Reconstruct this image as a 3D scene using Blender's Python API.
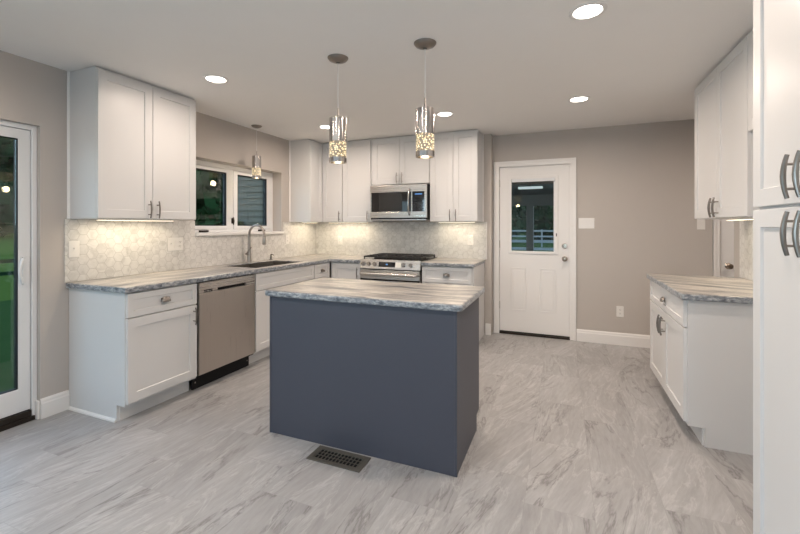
import bpy, bmesh, math, random
from mathutils import Vector, Matrix
random.seed(7)
S = bpy.context.scene
C = S.collection
PI = math.pi
for o in list(bpy.data.objects):
    bpy.data.objects.remove(o, do_unlink=True)

# ------------------------------------------------------------------ camera, world, light, exposure
CAMX, CAMH, TH = 3.309, 1.321, math.radians(22.388)
cam = bpy.data.cameras.new('camera')
cam.sensor_width = 36.0
cam.lens = 401.6 / 800 * 36.0
cam.shift_x = (400 - 397.08) / 800
cam.shift_y = -(267 - 226.09) / 800
cam.clip_start = 0.05
cam.clip_end = 600
co = bpy.data.objects.new('camera', cam)
C.objects.link(co)
co.location = (CAMX, 0, CAMH)
co.rotation_euler = (PI / 2, 0, TH)
S.camera = co

S.view_settings.view_transform = 'Standard'
S.view_settings.look = 'None'
S.view_settings.gamma = 1.0
S.view_settings.use_curve_mapping = False
S.view_settings.exposure = 0.15

w = bpy.data.worlds.new('dusk_sky')
S.world = w
w.use_nodes = True
nt = w.node_tree
bg = nt.nodes['Background']
tc = nt.nodes.new('ShaderNodeTexCoord')
sep = nt.nodes.new('ShaderNodeSeparateXYZ')
nt.links.new(tc.outputs['Generated'], sep.inputs[0])
cr = nt.nodes.new('ShaderNodeValToRGB')
cr.color_ramp.elements[0].position = 0.0
cr.color_ramp.elements[0].color = (0.56, 0.70, 0.86, 1)
cr.color_ramp.elements[1].position = 0.7
cr.color_ramp.elements[1].color = (0.25, 0.38, 0.62, 1)
nt.links.new(sep.outputs['Z'], cr.inputs[0])
nt.links.new(cr.outputs[0], bg.inputs['Color'])
bg.inputs['Strength'].default_value = 3.6

WARM = (1.0, 0.83, 0.70)
LED = (1.0, 0.85, 0.62)
CAN_W, POINT_W, STRIP_W = 6.6, 1.1, 1.6

def lamp(name, kind, loc, power, color, rot=(0, 0, 0), size=None, size_y=None, spread=None, shape=None, radius=None):
    d = bpy.data.lights.new(name, kind)
    d.energy = power
    d.color = color
    if kind == 'AREA':
        d.shape = shape or ('RECTANGLE' if size_y else 'DISK')
        d.size = size
        if size_y:
            d.size_y = size_y
        if spread:
            d.spread = spread
    elif radius:
        d.shadow_soft_size = radius
    o = bpy.data.objects.new(name, d)
    C.objects.link(o)
    o.location = loc
    o.rotation_euler = rot
    return o

# cool fill lamps, added outside the two added windows behind the camera
lamp('added_fill_side', 'AREA', (-0.35, -1.5, 1.45), 95, (0.66, 0.80, 1.0), (0, -PI / 2, 0), 1.3, 1.6)
lamp('added_fill_rear', 'AREA', (3.85, -3.0, 1.5), 38, (0.66, 0.80, 1.0), (PI / 2, 0, 0), 1.4, 1.5)

# ------------------------------------------------------------------ materials
class NT:
    def __init__(s, name):
        s.m = bpy.data.materials.new(name)
        s.m.use_nodes = True
        s.t = s.m.node_tree
        s.b = s.t.nodes['Principled BSDF']
        s.out = s.t.nodes['Material Output']
    def n(s, typ, **kw):
        q = s.t.nodes.new(typ)
        for k, v in kw.items():
            setattr(q, k, v)
        return q
    def put(s, sock, v):
        if isinstance(v, bpy.types.NodeSocket):
            s.t.links.new(v, sock)
        else:
            sock.default_value = v
    def math(s, op, a, b=None, c=None, clamp=False):
        q = s.n('ShaderNodeMath', operation=op, use_clamp=clamp)
        for i, v in enumerate((a, b, c)):
            if v is not None:
                s.put(q.inputs[i], v)
        return q.outputs[0]
    def vm(s, op, a, b=None, scale=None):
        q = s.n('ShaderNodeVectorMath', operation=op)
        s.put(q.inputs[0], a)
        if b is not None:
            s.put(q.inputs[1], b)
        if scale is not None:
            s.put(q.inputs['Scale'], scale)
        return q.outputs['Value'] if op in ('DOT_PRODUCT', 'LENGTH', 'DISTANCE') else q.outputs[0]
    def obj(s):
        return s.n('ShaderNodeTexCoord').outputs['Object']
    def sep(s, v):
        q = s.n('ShaderNodeSeparateXYZ')
        s.put(q.inputs[0], v)
        return q.outputs
    def comb(s, x=0.0, y=0.0, z=0.0):
        q = s.n('ShaderNodeCombineXYZ')
        for i, v in enumerate((x, y, z)):
            s.put(q.inputs[i], v)
        return q.outputs[0]
    def noise(s, v, scale=1.0, detail=4.0, rough=0.5, dist=0.0):
        q = s.n('ShaderNodeTexNoise')
        s.put(q.inputs['Vector'], v)
        q.inputs['Scale'].default_value = scale
        q.inputs['Detail'].default_value = detail
        q.inputs['Roughness'].default_value = rough
        q.inputs['Distortion'].default_value = dist
        return q.outputs['Fac']
    def ramp(s, f, stops, interp='LINEAR'):
        q = s.n('ShaderNodeValToRGB')
        q.color_ramp.interpolation = interp
        e = q.color_ramp.elements
        while len(e) < len(stops):
            e.new(0.5)
        for i, (p, c) in enumerate(stops):
            e[i].position = p
            e[i].color = (c[0], c[1], c[2], 1) if not isinstance(c, float) else (c, c, c, 1)
        s.put(q.inputs[0], f)
        return q.outputs[0]
    def mix(s, f, a, b, blend='MIX'):
        q = s.n('ShaderNodeMix', data_type='RGBA', blend_type=blend)
        s.put(q.inputs[0], f)
        for i, v in ((6, a), (7, b)):
            s.put(q.inputs[i], (v[0], v[1], v[2], 1) if isinstance(v, tuple) else v)
        return q.outputs[2]
    def wn(s, v):
        q = s.n('ShaderNodeTexWhiteNoise', noise_dimensions='3D')
        s.put(q.inputs[0], v)
        return q.outputs
    def bump(s, h, strength=0.2, dist=0.002):
        q = s.n('ShaderNodeBump')
        q.inputs['Strength'].default_value = strength
        q.inputs['Distance'].default_value = dist
        s.put(q.inputs['Height'], h)
        s.t.links.new(q.outputs[0], s.b.inputs['Normal'])
    def base(s, c):
        s.put(s.b.inputs['Base Color'], (c[0], c[1], c[2], 1) if isinstance(c, tuple) else c)

def plain(name, col, rough=0.5, metal=0.0, var=0.04, scale=6.0, coat=0.0, spec=None):
    t = NT(name)
    n = t.noise(t.obj(), scale, 3)
    t.base(t.mix(n, tuple(c * (1 - var) for c in col), tuple(min(1, c * (1 + var)) for c in col)))
    t.b.inputs['Roughness'].default_value = rough
    t.b.inputs['Metallic'].default_value = metal
    if coat:
        t.b.inputs['Coat Weight'].default_value = coat
    if spec is not None:
        t.b.inputs['Specular IOR Level'].default_value = spec
    return t.m

def emit(name, col, strength, base=(0.8, 0.8, 0.8)):
    t = NT(name)
    t.base(base)
    t.b.inputs['Emission Color'].default_value = (*col, 1)
    t.b.inputs['Emission Strength'].default_value = strength
    return t.m

def brushed(name, col, rough, axis):
    t = NT(name)
    sc = [160.0, 160.0, 160.0]
    sc[axis] = 2.0
    v = t.vm('MULTIPLY', t.obj(), tuple(sc))
    n = t.noise(v, 1.0, 2)
    t.base(t.mix(n, tuple(c * 0.9 for c in col), col))
    t.b.inputs['Metallic'].default_value = 1.0
    t.put(t.b.inputs['Roughness'], t.math('MULTIPLY_ADD', n, 0.12, rough - 0.06))
    return t.m

def glass(name, tint, ior=1.5, boost=1.0):
    t = NT(name)
    tr = t.n('ShaderNodeBsdfTransparent')
    tr.inputs[0].default_value = (*tint, 1)
    gl = t.n('ShaderNodeBsdfGlossy')
    gl.inputs['Roughness'].default_value = 0.0
    gl.inputs[0].default_value = (0.95, 0.97, 0.96, 1)
    fr = t.n('ShaderNodeFresnel')
    ge = t.n('ShaderNodeNewGeometry')     # same facing curve for both faces of the thin pane
    t.put(fr.inputs['IOR'], t.math('MULTIPLY_ADD', ge.outputs['Backfacing'], 1.0 / ior - ior, ior))
    mx = t.n('ShaderNodeMixShader')
    t.put(mx.inputs[0], t.math('MULTIPLY', fr.outputs[0], boost, clamp=True))
    t.t.links.new(tr.outputs[0], mx.inputs[1])
    t.t.links.new(gl.outputs[0], mx.inputs[2])
    t.t.links.new(mx.outputs[0], t.out.inputs['Surface'])
    return t.m

def mat_floor():
    t = NT('porcelain_tile')
    p = t.sep(t.obj())
    W, L = 0.305, 0.61
    col = t.math('FLOOR', t.math('DIVIDE', t.math('ADD', p[0], 0.215), W))
    fx = t.math('FRACT', t.math('DIVIDE', t.math('ADD', p[0], 0.215), W))
    sh = t.math('MULTIPLY_ADD', col, 0.2033, p[1])
    yy = t.math('ADD', sh, 0.03)
    row = t.math('FLOOR', t.math('DIVIDE', yy, L))
    fy = t.math('FRACT', t.math('DIVIDE', yy, L))
    dx = t.math('MULTIPLY', t.math('MINIMUM', fx, t.math('SUBTRACT', 1.0, fx)), W)
    dy = t.math('MULTIPLY', t.math('MINIMUM', fy, t.math('SUBTRACT', 1.0, fy)), L)
    g = t.math('LESS_THAN', t.math('MINIMUM', dx, dy), 0.0014)
    rnd = t.wn(t.comb(col, row, 3.0))
    off = t.vm('SCALE', rnd[1], scale=9.0)
    # each tile is a different cut of the same long-grained stone
    rs = t.sep(rnd[1])
    sl = t.math('MULTIPLY_ADD', rs[0], 0.55, -0.15)
    rx = t.math('SUBTRACT', p[0], t.math('MULTIPLY', p[1], sl))
    v = t.vm('ADD', t.comb(t.math('MULTIPLY', rx, 5.5), t.math('MULTIPLY', p[1], 1.15), 0.0), off)
    cloud = t.noise(v, 1.0, 5, 0.6, 0.25)
    base = t.ramp(cloud, [(0.28, (0.285, 0.277, 0.276)), (0.5, (0.34, 0.334, 0.335)), (0.72, (0.4, 0.397, 0.402))])
    n1 = t.noise(v, 0.8, 6, 0.62, 0.45)
    dark = t.ramp(t.math('ABSOLUTE', t.math('SUBTRACT', n1, 0.5)), [(0.0, 1.0), (0.010, 0.5), (0.028, 0.0)])
    msk = t.ramp(t.noise(v, 0.55, 2), [(0.42, 0.0), (0.58, 1.0)])
    base = t.mix(t.math('MULTIPLY', t.math('MULTIPLY', dark, msk), 0.85), base, (0.115, 0.105, 0.10))
    v2 = t.vm('ADD', v, (4.1, 7.7, 0.0))
    n2 = t.noise(v2, 1.1, 6, 0.62, 0.6)
    lite = t.ramp(t.math('ABSOLUTE', t.math('SUBTRACT', n2, 0.5)), [(0.0, 1.0), (0.022, 0.0)])
    base = t.mix(t.math('MULTIPLY', lite, 0.3), base, (0.68, 0.67, 0.66))
    fine = t.noise(t.vm('MULTIPLY', v, (4.0, 3.0, 1.0)), 2.0, 4, 0.65)
    base = t.mix(0.3, base, t.ramp(fine, [(0.3, (0.265, 0.257, 0.254)), (0.7, (0.517, 0.515, 0.52))]))
    tv = t.math('MULTIPLY_ADD', rnd[0], 0.12, 0.95)
    base = t.mix(1.0, base, t.comb(tv, tv, tv), 'MULTIPLY')
    base = t.mix(t.math('MULTIPLY', g, 0.6), base, (0.31, 0.304, 0.302))
    t.base(base)
    t.put(t.b.inputs['Roughness'], t.math('MULTIPLY_ADD', cloud, 0.15, 0.30))
    t.b.inputs['Specular IOR Level'].default_value = 0.4
    t.bump(t.math('SUBTRACT', t.math('MULTIPLY', fine, 0.15), g), 0.25, 0.001)
    return t.m

def mat_counter(name, along, skew=0.0):
    """stone-look laminate, streaks running along one axis"""
    t = NT(name)
    p = t.sep(t.obj())
    l, c = (p[0], p[1]) if along == 0 else (p[1], p[0])
    c = t.math('MULTIPLY_ADD', l, skew, c)
    wob = t.noise(t.comb(t.math('MULTIPLY', l, 1.6), t.math('MULTIPLY', c, 2.5), p[2]), 1.0, 3)
    c2 = t.math('MULTIPLY_ADD', wob, 0.30, c)
    v = t.comb(t.math('MULTIPLY', l, 1.3), t.math('MULTIPLY', c2, 12.0), t.math('MULTIPLY', p[2], 22.0))
    n = t.noise(v, 1.0, 6, 0.66, 0.9)
    col = t.ramp(n, [(0.34, (0.07, 0.08, 0.095)), (0.44, (0.20, 0.20, 0.205)), (0.51, (0.42, 0.39, 0.355)),
                     (0.60, (0.58, 0.545, 0.50)), (0.72, (0.30, 0.285, 0.27))])
    v2 = t.comb(t.math('MULTIPLY', l, 2.2), t.math('MULTIPLY', c2, 34.0), t.math('MULTIPLY', p[2], 60.0))
    n2 = t.noise(v2, 1.0, 4, 0.6, 0.8)
    ln = t.ramp(t.math('ABSOLUTE', t.math('SUBTRACT', n2, 0.5)), [(0.0, 1.0), (0.045, 0.0)])
    col = t.mix(t.math('MULTIPLY', ln, 0.6), col, (0.11, 0.11, 0.12))
    sp = t.noise(t.obj(), 120.0, 2)
    col = t.mix(t.ramp(sp, [(0.55, 0.0), (0.7, 0.3)]), col, (0.62, 0.63, 0.64))
    ed = t.noise(t.vm('MULTIPLY', t.obj(), (26.0, 26.0, 60.0)), 1.0, 5, 0.65, 0.4)      # darker blue-grey mottling for faces not turned up
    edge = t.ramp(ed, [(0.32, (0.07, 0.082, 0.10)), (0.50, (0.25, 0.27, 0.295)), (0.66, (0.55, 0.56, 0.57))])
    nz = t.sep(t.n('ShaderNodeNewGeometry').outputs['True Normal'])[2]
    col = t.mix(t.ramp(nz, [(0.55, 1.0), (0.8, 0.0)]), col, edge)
    t.base(col)
    t.b.inputs['Roughness'].default_value = 0.28
    t.b.inputs['Specular IOR Level'].default_value = 0.45
    return t.m

def mat_hex(name, ax):
    t = NT(name)
    p = t.sep(t.obj())
    R = 0.074
    u = t.math('DIVIDE', p[ax], R)
    vv = t.math('DIVIDE', p[2], R)
    def cell(ou, ov):
        a = t.math('MULTIPLY', t.math('SUBTRACT', t.math('FRACT', t.math('DIVIDE', t.math('ADD', u, ou), 1.7320508)), 0.5), 1.7320508)
        b = t.math('SUBTRACT', t.math('FRACT', t.math('ADD', vv, ov)), 0.5)
        return a, b, t.math('ADD', t.math('MULTIPLY', a, a), t.math('MULTIPLY', b, b))
    a1, b1, d1 = cell(50.0, 50.0)
    a2, b2, d2 = cell(50.8660254, 50.5)
    sel = t.math('LESS_THAN', d1, d2)
    def pick(x, y):
        return t.math('ADD', t.math('MULTIPLY', x, sel), t.math('MULTIPLY', y, t.math('SUBTRACT', 1.0, sel)))
    a, b = pick(a1, a2), pick(b1, b2)
    aa, ab = t.math('ABSOLUTE', a), t.math('ABSOLUTE', b)
    hd = t.math('MAXIMUM', ab, t.math('ADD', t.math('MULTIPLY', aa, 0.8660254), t.math('MULTIPLY', ab, 0.5)))
    g = t.ramp(hd, [(0.472, 0.0), (0.490, 1.0)])
    idv = t.comb(t.math('ROUND', t.math('MULTIPLY', t.math('SUBTRACT', u, a), 4.0)), t.math('ROUND', t.math('MULTIPLY', t.math('SUBTRACT', vv, b), 4.0)), 1.0)
    rnd = t.wn(idv)
    v = t.vm('ADD', t.obj(), t.vm('SCALE', rnd[1], scale=5.0))
    cl = t.noise(v, 14.0, 5, 0.6, 0.8)
    col = t.ramp(cl, [(0.3, (0.54, 0.525, 0.50)), (0.5, (0.68, 0.665, 0.64)), (0.7, (0.74, 0.725, 0.70))])
    k = t.math('MULTIPLY_ADD', rnd[0], 0.07, 0.95)
    col = t.mix(1.0, col, t.comb(k, k, k), 'MULTIPLY')
    col = t.mix(t.math('MULTIPLY', g, 0.75), col, (0.42, 0.40, 0.375))
    t.base(col)
    t.b.inputs['Roughness'].default_value = 0.3
    t.bump(t.math('SUBTRACT', 1.0, g), 0.3, 0.001)
    return t.m

def mat_leaf(name, c1, c2):
    t = NT(name)
    n = t.noise(t.obj(), 3.0, 4, 0.7)
    t.base(t.mix(n, c1, c2))
    t.b.inputs['Roughness'].default_value = 0.9
    t.b.inputs['Specular IOR Level'].default_value = 0.0
    return t.m

def mat_bubble():
    """lit crystal sleeve full of little bubbles round the bulb"""
    t = NT('bubble_glass_lit')
    q = t.n('ShaderNodeTexVoronoi')
    t.put(q.inputs['Vector'], t.obj())
    q.inputs['Scale'].default_value = 85.0
    f = t.ramp(q.outputs['Distance'], [(0.20, (1.0, 0.92, 0.70)), (0.38, (0.55, 0.38, 0.16)), (0.55, (0.05, 0.03, 0.01))])
    t.base((0.30, 0.28, 0.24))
    t.put(t.b.inputs['Emission Color'], f)
    t.b.inputs['Emission Strength'].default_value = 1.5
    t.b.inputs['Roughness'].default_value = 0.1
    return t.m

M = dict(
    floor=mat_floor(),
    wall=plain('greige_paint', (0.50, 0.462, 0.430), 0.85, var=0.02),
    ceiling=plain('ceiling_paint', (0.88, 0.865, 0.85), 0.9, var=0.01),
    trim=plain('white_trim_paint', (0.80, 0.785, 0.77), 0.4, var=0.01),
    cab=plain('white_cabinet_paint', (0.67, 0.667, 0.665), 0.38, var=0.01),
    island=plain('slate_paint', (0.062, 0.066, 0.088), 0.45, var=0.03),
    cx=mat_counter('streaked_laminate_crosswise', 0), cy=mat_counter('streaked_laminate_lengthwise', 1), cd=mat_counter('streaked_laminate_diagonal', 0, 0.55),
    hexy=mat_hex('hexagon_marble_side', 1), hexx=mat_hex('hexagon_marble_rear', 0),
    steel=brushed('brushed_steel', (0.55, 0.505, 0.465), 0.30, 2),
    steelx=brushed('brushed_steel_crosswise', (0.62, 0.585, 0.55), 0.28, 0),
    nickel=plain('brushed_nickel', (0.40, 0.365, 0.335), 0.28, 1.0),
    pull=plain('dark_nickel', (0.27, 0.245, 0.225), 0.28, 1.0),
    chrome=plain('polished_chrome', (0.50, 0.475, 0.46), 0.16, 1.0),
    black=plain('black_plastic', (0.010, 0.010, 0.011), 0.6, spec=0.25),
    iron=plain('cast_iron', (0.02, 0.019, 0.018), 0.55),
    blackglass=plain('black_glass', (0.008, 0.008, 0.009), 0.06, coat=0.5),
    greyglass=plain('microwave_screen', (0.022, 0.021, 0.020), 0.2),
    vinyl=plain('white_vinyl', (0.74, 0.75, 0.76), 0.4, var=0.01),
    plate=plain('white_plate_plastic', (0.80, 0.78, 0.75), 0.35, var=0.01),
    slot=plain('dark_slot', (0.06, 0.055, 0.05), 0.6),
    bronze=plain('dark_bronze', (0.035, 0.028, 0.022), 0.4, 0.6),
    register=plain('worn_bronze', (0.12, 0.108, 0.09), 0.5, 0.3),
    knobm=plain('satin_nickel_knob', (0.42, 0.36, 0.30), 0.25, 1.0),
    pane=glass('window_glass', (0.90, 0.95, 0.92), 1.5, 1.0),
    clear=glass('clear_glass', (0.97, 0.97, 0.97), 1.45, 1.0),
    bubble=mat_bubble(),
    bulb=emit('lit_bulb', (1.0, 0.86, 0.62), 5.0),
    lens=emit('lit_lens', (1.0, 0.93, 0.84), 9.0),
    ledstrip=emit('lit_strip', (1.0, 0.82, 0.55), 4.0),
    clock=emit('blue_clock', (0.15, 0.45, 1.0), 0.7, (0.02, 0.02, 0.03)),
    amber=emit('lit_lantern', (1.0, 0.62, 0.22), 1.6),
    tube=emit('pale_emissive', (0.9, 0.93, 1.0), 0.55),
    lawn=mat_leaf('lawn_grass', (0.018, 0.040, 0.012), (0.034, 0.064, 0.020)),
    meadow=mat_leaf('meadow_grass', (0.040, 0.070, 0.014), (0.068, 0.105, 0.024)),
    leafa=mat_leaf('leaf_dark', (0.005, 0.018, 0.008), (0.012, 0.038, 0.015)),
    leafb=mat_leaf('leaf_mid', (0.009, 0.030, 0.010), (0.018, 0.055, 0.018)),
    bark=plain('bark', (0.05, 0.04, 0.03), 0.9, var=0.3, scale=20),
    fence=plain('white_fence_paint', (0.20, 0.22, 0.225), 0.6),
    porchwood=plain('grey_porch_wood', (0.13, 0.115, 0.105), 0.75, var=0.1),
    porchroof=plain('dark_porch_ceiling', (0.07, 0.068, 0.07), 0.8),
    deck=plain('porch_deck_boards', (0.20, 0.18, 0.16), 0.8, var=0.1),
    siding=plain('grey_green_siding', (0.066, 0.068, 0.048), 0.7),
    sink=plain('dark_sink_composite', (0.075, 0.068, 0.06), 0.4),
    offwhite=plain('plain_offwhite', (0.82, 0.80, 0.74), 0.6),
)

# ------------------------------------------------------------------ mesh helpers
def link(name, bm, mat, parent=None, loc=None, bevel=0.0, segs=2, smooth=False, angle=35):
    me = bpy.data.meshes.new(name)
    bmesh.ops.recalc_face_normals(bm, faces=bm.faces)
    if smooth:
        for f in bm.faces:
            f.smooth = True
        for e in bm.edges:
            if len(e.link_faces) == 2 and e.calc_face_angle(0) > math.radians(angle):
                e.smooth = False
    bm.to_mesh(me)
    bm.free()
    me.materials.append(M[mat] if isinstance(mat, str) else mat)
    o = bpy.data.objects.new(name, me)
    C.objects.link(o)
    if parent:
        o.parent = parent
    if loc:
        o.location = loc
    if bevel:
        md = o.modifiers.new('soft_edges', 'BEVEL')
        md.width = bevel
        md.segments = segs
        md.limit_method = 'ANGLE'
        md.angle_limit = math.radians(40)
        md.harden_normals = False
    return o

def tag(o, label, cat, group=None, kind=None):
    o['label'] = label
    o['category'] = cat
    if group:
        o['group'] = group
    if kind:
        o['kind'] = kind
    return o

def empty(name, loc, rz=0.0, label=None, cat=None, group=None, kind=None):
    o = bpy.data.objects.new(name, None)
    o.empty_display_size = 0.1
    C.objects.link(o)
    o.location = loc
    o.rotation_euler = (0, 0, rz)
    if label:
        tag(o, label, cat, group, kind)
    elif kind:
        o['kind'] = kind
    return o

def copy_tree(o, parent=None):
    c = o.copy()
    C.objects.link(c)
    c.parent = parent
    for ch in list(o.children):
        copy_tree(ch, c)
    return c

def bx(bm, x0, x1, y0, y1, z0, z1):
    v = [bm.verts.new((x, y, z)) for x in (x0, x1) for y in (y0, y1) for z in (z0, z1)]
    for q in ((0, 1, 3, 2), (4, 6, 7, 5), (0, 4, 5, 1), (2, 3, 7, 6), (0, 2, 6, 4), (1, 5, 7, 3)):
        bm.faces.new([v[i] for i in q])
    return v

def box(*a):
    bm = bmesh.new()
    bx(bm, *a)
    return bm

def boxes(lst):
    bm = bmesh.new()
    for a in lst:
        bx(bm, *a)
    return bm

def prism(pts, fn):
    """pts: 2D outline, fn(u, v, k) -> 3D for k = 0 / 1"""
    bm = bmesh.new()
    a = [bm.verts.new(fn(u, v, 0)) for u, v in pts]
    b = [bm.verts.new(fn(u, v, 1)) for u, v in pts]
    n = len(pts)
    bm.faces.new(a)
    bm.faces.new(b[::-1])
    for i in range(n):
        bm.faces.new((a[i], a[(i + 1) % n], b[(i + 1) % n], b[i]))
    return bm

def gridslab(us, vs, filled, fn, bm=None):
    """cells of a u-v grid extruded k = 0..1; one shell, holes where filled() is false"""
    bm = bm or bmesh.new()
    V = {}
    def g(i, j, k):
        if (i, j, k) not in V:
            V[i, j, k] = bm.verts.new(fn(us[i], vs[j], k))
        return V[i, j, k]
    F = {(i, j): filled((us[i] + us[i + 1]) / 2, (vs[j] + vs[j + 1]) / 2) for i in range(len(us) - 1) for j in range(len(vs) - 1)}
    for (i, j), f in F.items():
        if not f:
            continue
        for k in (0, 1):
            bm.faces.new([g(i, j, k), g(i + 1, j, k), g(i + 1, j + 1, k), g(i, j + 1, k)])
        for di, dj, a, b in ((-1, 0, (i, j), (i, j + 1)), (1, 0, (i + 1, j), (i + 1, j + 1)), (0, -1, (i, j), (i + 1, j)), (0, 1, (i, j + 1), (i + 1, j + 1))):
            if not F.get((i + di, j + dj), False):
                bm.faces.new([g(*a, 0), g(*b, 0), g(*b, 1), g(*a, 1)])
    return bm

def tube(path, radii, n=12, bm=None, cap=True, flat=None):
    bm = bm or bmesh.new()
    path = [Vector(p) for p in path]
    if not hasattr(radii, '__len__'):
        radii = [radii] * len(path)
    rings = []
    ref = None
    for i, p in enumerate(path):
        d = (path[min(i + 1, len(path) - 1)] - path[max(i - 1, 0)]).normalized()
        if ref is None:
            ref = Vector((0, 0, 1)) if abs(d.z) < 0.9 else Vector((1, 0, 0))
        s = d.cross(ref).normalized()
        u = s.cross(d).normalized()
        ref = u
        fu, fs = flat or (1, 1)
        rings.append([bm.verts.new(p + (s * math.cos(2 * PI * k / n) * fs + u * math.sin(2 * PI * k / n) * fu) * radii[i]) for k in range(n)])
    for a, b in zip(rings, rings[1:]):
        for k in range(n):
            bm.faces.new((a[k], a[(k + 1) % n], b[(k + 1) % n], b[k]))
    if cap:
        bm.faces.new(rings[0])
        bm.faces.new(rings[-1][::-1])
    return bm

def lathe(prof, n=32, bm=None, mtx=None):
    """prof: (r, z) from the bottom up; r = 0 closes"""
    bm = bm or bmesh.new()
    rings = []
    for r, z in prof:
        if r <= 1e-6:
            rings.append([bm.verts.new((0, 0, z))])
        else:
            rings.append([bm.verts.new((r * math.cos(2 * PI * k / n), r * math.sin(2 * PI * k / n), z)) for k in range(n)])
    for a, b in zip(rings, rings[1:]):
        if len(a) == 1 and len(b) == 1:
            continue
        for k in range(n):
            k2 = (k + 1) % n
            if len(a) == 1:
                bm.faces.new((a[0], b[k], b[k2]))
            elif len(b) == 1:
                bm.faces.new((a[k], a[k2], b[0]))
            else:
                bm.faces.new((a[k], a[k2], b[k2], b[k]))
    if mtx is not None:
        bmesh.ops.transform(bm, matrix=mtx, verts=bm.verts)
    return bm

ROTX = Matrix.Rotation(PI / 2, 4, 'X')      # lathe axis z -> -y

# ------------------------------------------------------------------ room shell
HC = 2.44
YK, YD = 4.94, 5.07            # kitchen wall, door wall a little farther back
XW = 4.62                      # right wall
def struct(o, label=None, cat=None):
    o['kind'] = 'structure'
    if label:
        o['label'] = label
        o['category'] = cat
    return o

struct(link('floor', box(-0.2, 6.1, -2.8, 5.2, -0.12, 0.0), 'floor'), 'grey stone-look porcelain tile floor with streaky veins', 'floor')
struct(link('ceiling', box(-0.2, 6.1, -2.8, 5.2, HC, HC + 0.12), 'ceiling'), 'flat pale painted ceiling with recessed lights', 'ceiling')

SL0, SL1, SLT = -0.25, 1.612, 2.008      # sliding door opening
WN0, WN1, WZ0, WZ1 = 2.86, 4.168, 1.236, 2.0
LW0, LW1, LZ0, LZ1 = -2.3, -0.7, 0.8, 2.1
def wl(y, z):
    if LW0 < y < LW1 and LZ0 < z < LZ1:
        return False
    if SL0 < y < SL1 and z < SLT:
        return False
    if WN0 < y < WN1 and WZ0 < z < WZ1:
        return False
    return True
struct(link('wall_left', gridslab([-2.6, LW0, LW1, SL0, SL1, WN0, WN1, 5.2], [0, LZ0, WZ0, WZ1, SLT, LZ1, HC], wl, lambda u, v, k: (-0.2 * k, u, v)), 'wall'),
       'left wall in greige paint holding the glass door and sink window', 'wall')
bm = box(0.0, 2.51, YK, YD, 0, HC)
D0, D1, DT = 2.575, 3.405, 2.075
E0, E1 = 4.79, 5.58
def wb(x, z):
    return not ((D0 < x < D1 or E0 < x < E1) and z < DT)
gridslab([0.0, D0, D1, E0, E1, 6.1], [0, DT, HC], wb, lambda u, v, k: (u, YD + 0.13 * k, v), bm)
struct(link('wall_back', bm, 'wall'), 'rear greige wall holding the half-glass door', 'wall')
struct(link('wall_right', box(XW, XW + 0.12, -2.6, 4.13, 0, HC), 'wall'), 'right wall behind the side counter and pantry', 'wall')
struct(link('wall_hall', boxes([(5.98, 6.1, 2.3, 5.07, 0, HC), (XW + 0.12, 5.98, 2.3, 2.4, 0, HC)]), 'wall'), 'hall walls past the end of the right wall', 'wall')
FW0, FW1, FZ0, FZ1 = 3.2, 4.5, 0.75, 2.2
struct(link('wall_front', gridslab([-0.2, FW0, FW1, XW + 0.12], [0, FZ0, FZ1, HC], lambda u, v: not (FW0 < u < FW1 and FZ0 < v < FZ1), lambda u, v, k: (u, -2.6 - 0.2 * k, v)), 'wall'),
       'wall behind the camera with an added window', 'wall')

def base_profile(h=0.136, t=0.016):
    return [(0, 0), (t, 0), (t, h - 0.035), (t * 0.75, h - 0.028), (t * 0.7, h - 0.012), (t * 0.35, h), (0, h)]
def baseboard_x(name, x0, x1, y):          # against a wall facing -Y
    return struct(link(name, prism(base_profile(), lambda u, v, k: (x0 if k == 0 else x1, y - u, v)), 'trim'))
def baseboard_y(name, y0, y1, x):          # against a wall facing +X
    return struct(link(name, prism(base_profile(), lambda u, v, k: (x + u, y0 if k == 0 else y1, v)), 'trim'))
o = baseboard_y('baseboard_left', SL1, 1.782, 0.0)
link('return_piece', box(-0.048, 0.0, SL1 - 0.0135, SL1 - 0.0005, 0, 0.125), 'trim', o, bevel=0.003)
baseboard_x('baseboard_back', 3.459, E0 - 0.05, YD)
baseboard_x('baseboard_corner', 2.4425, 2.505, YK)

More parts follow.
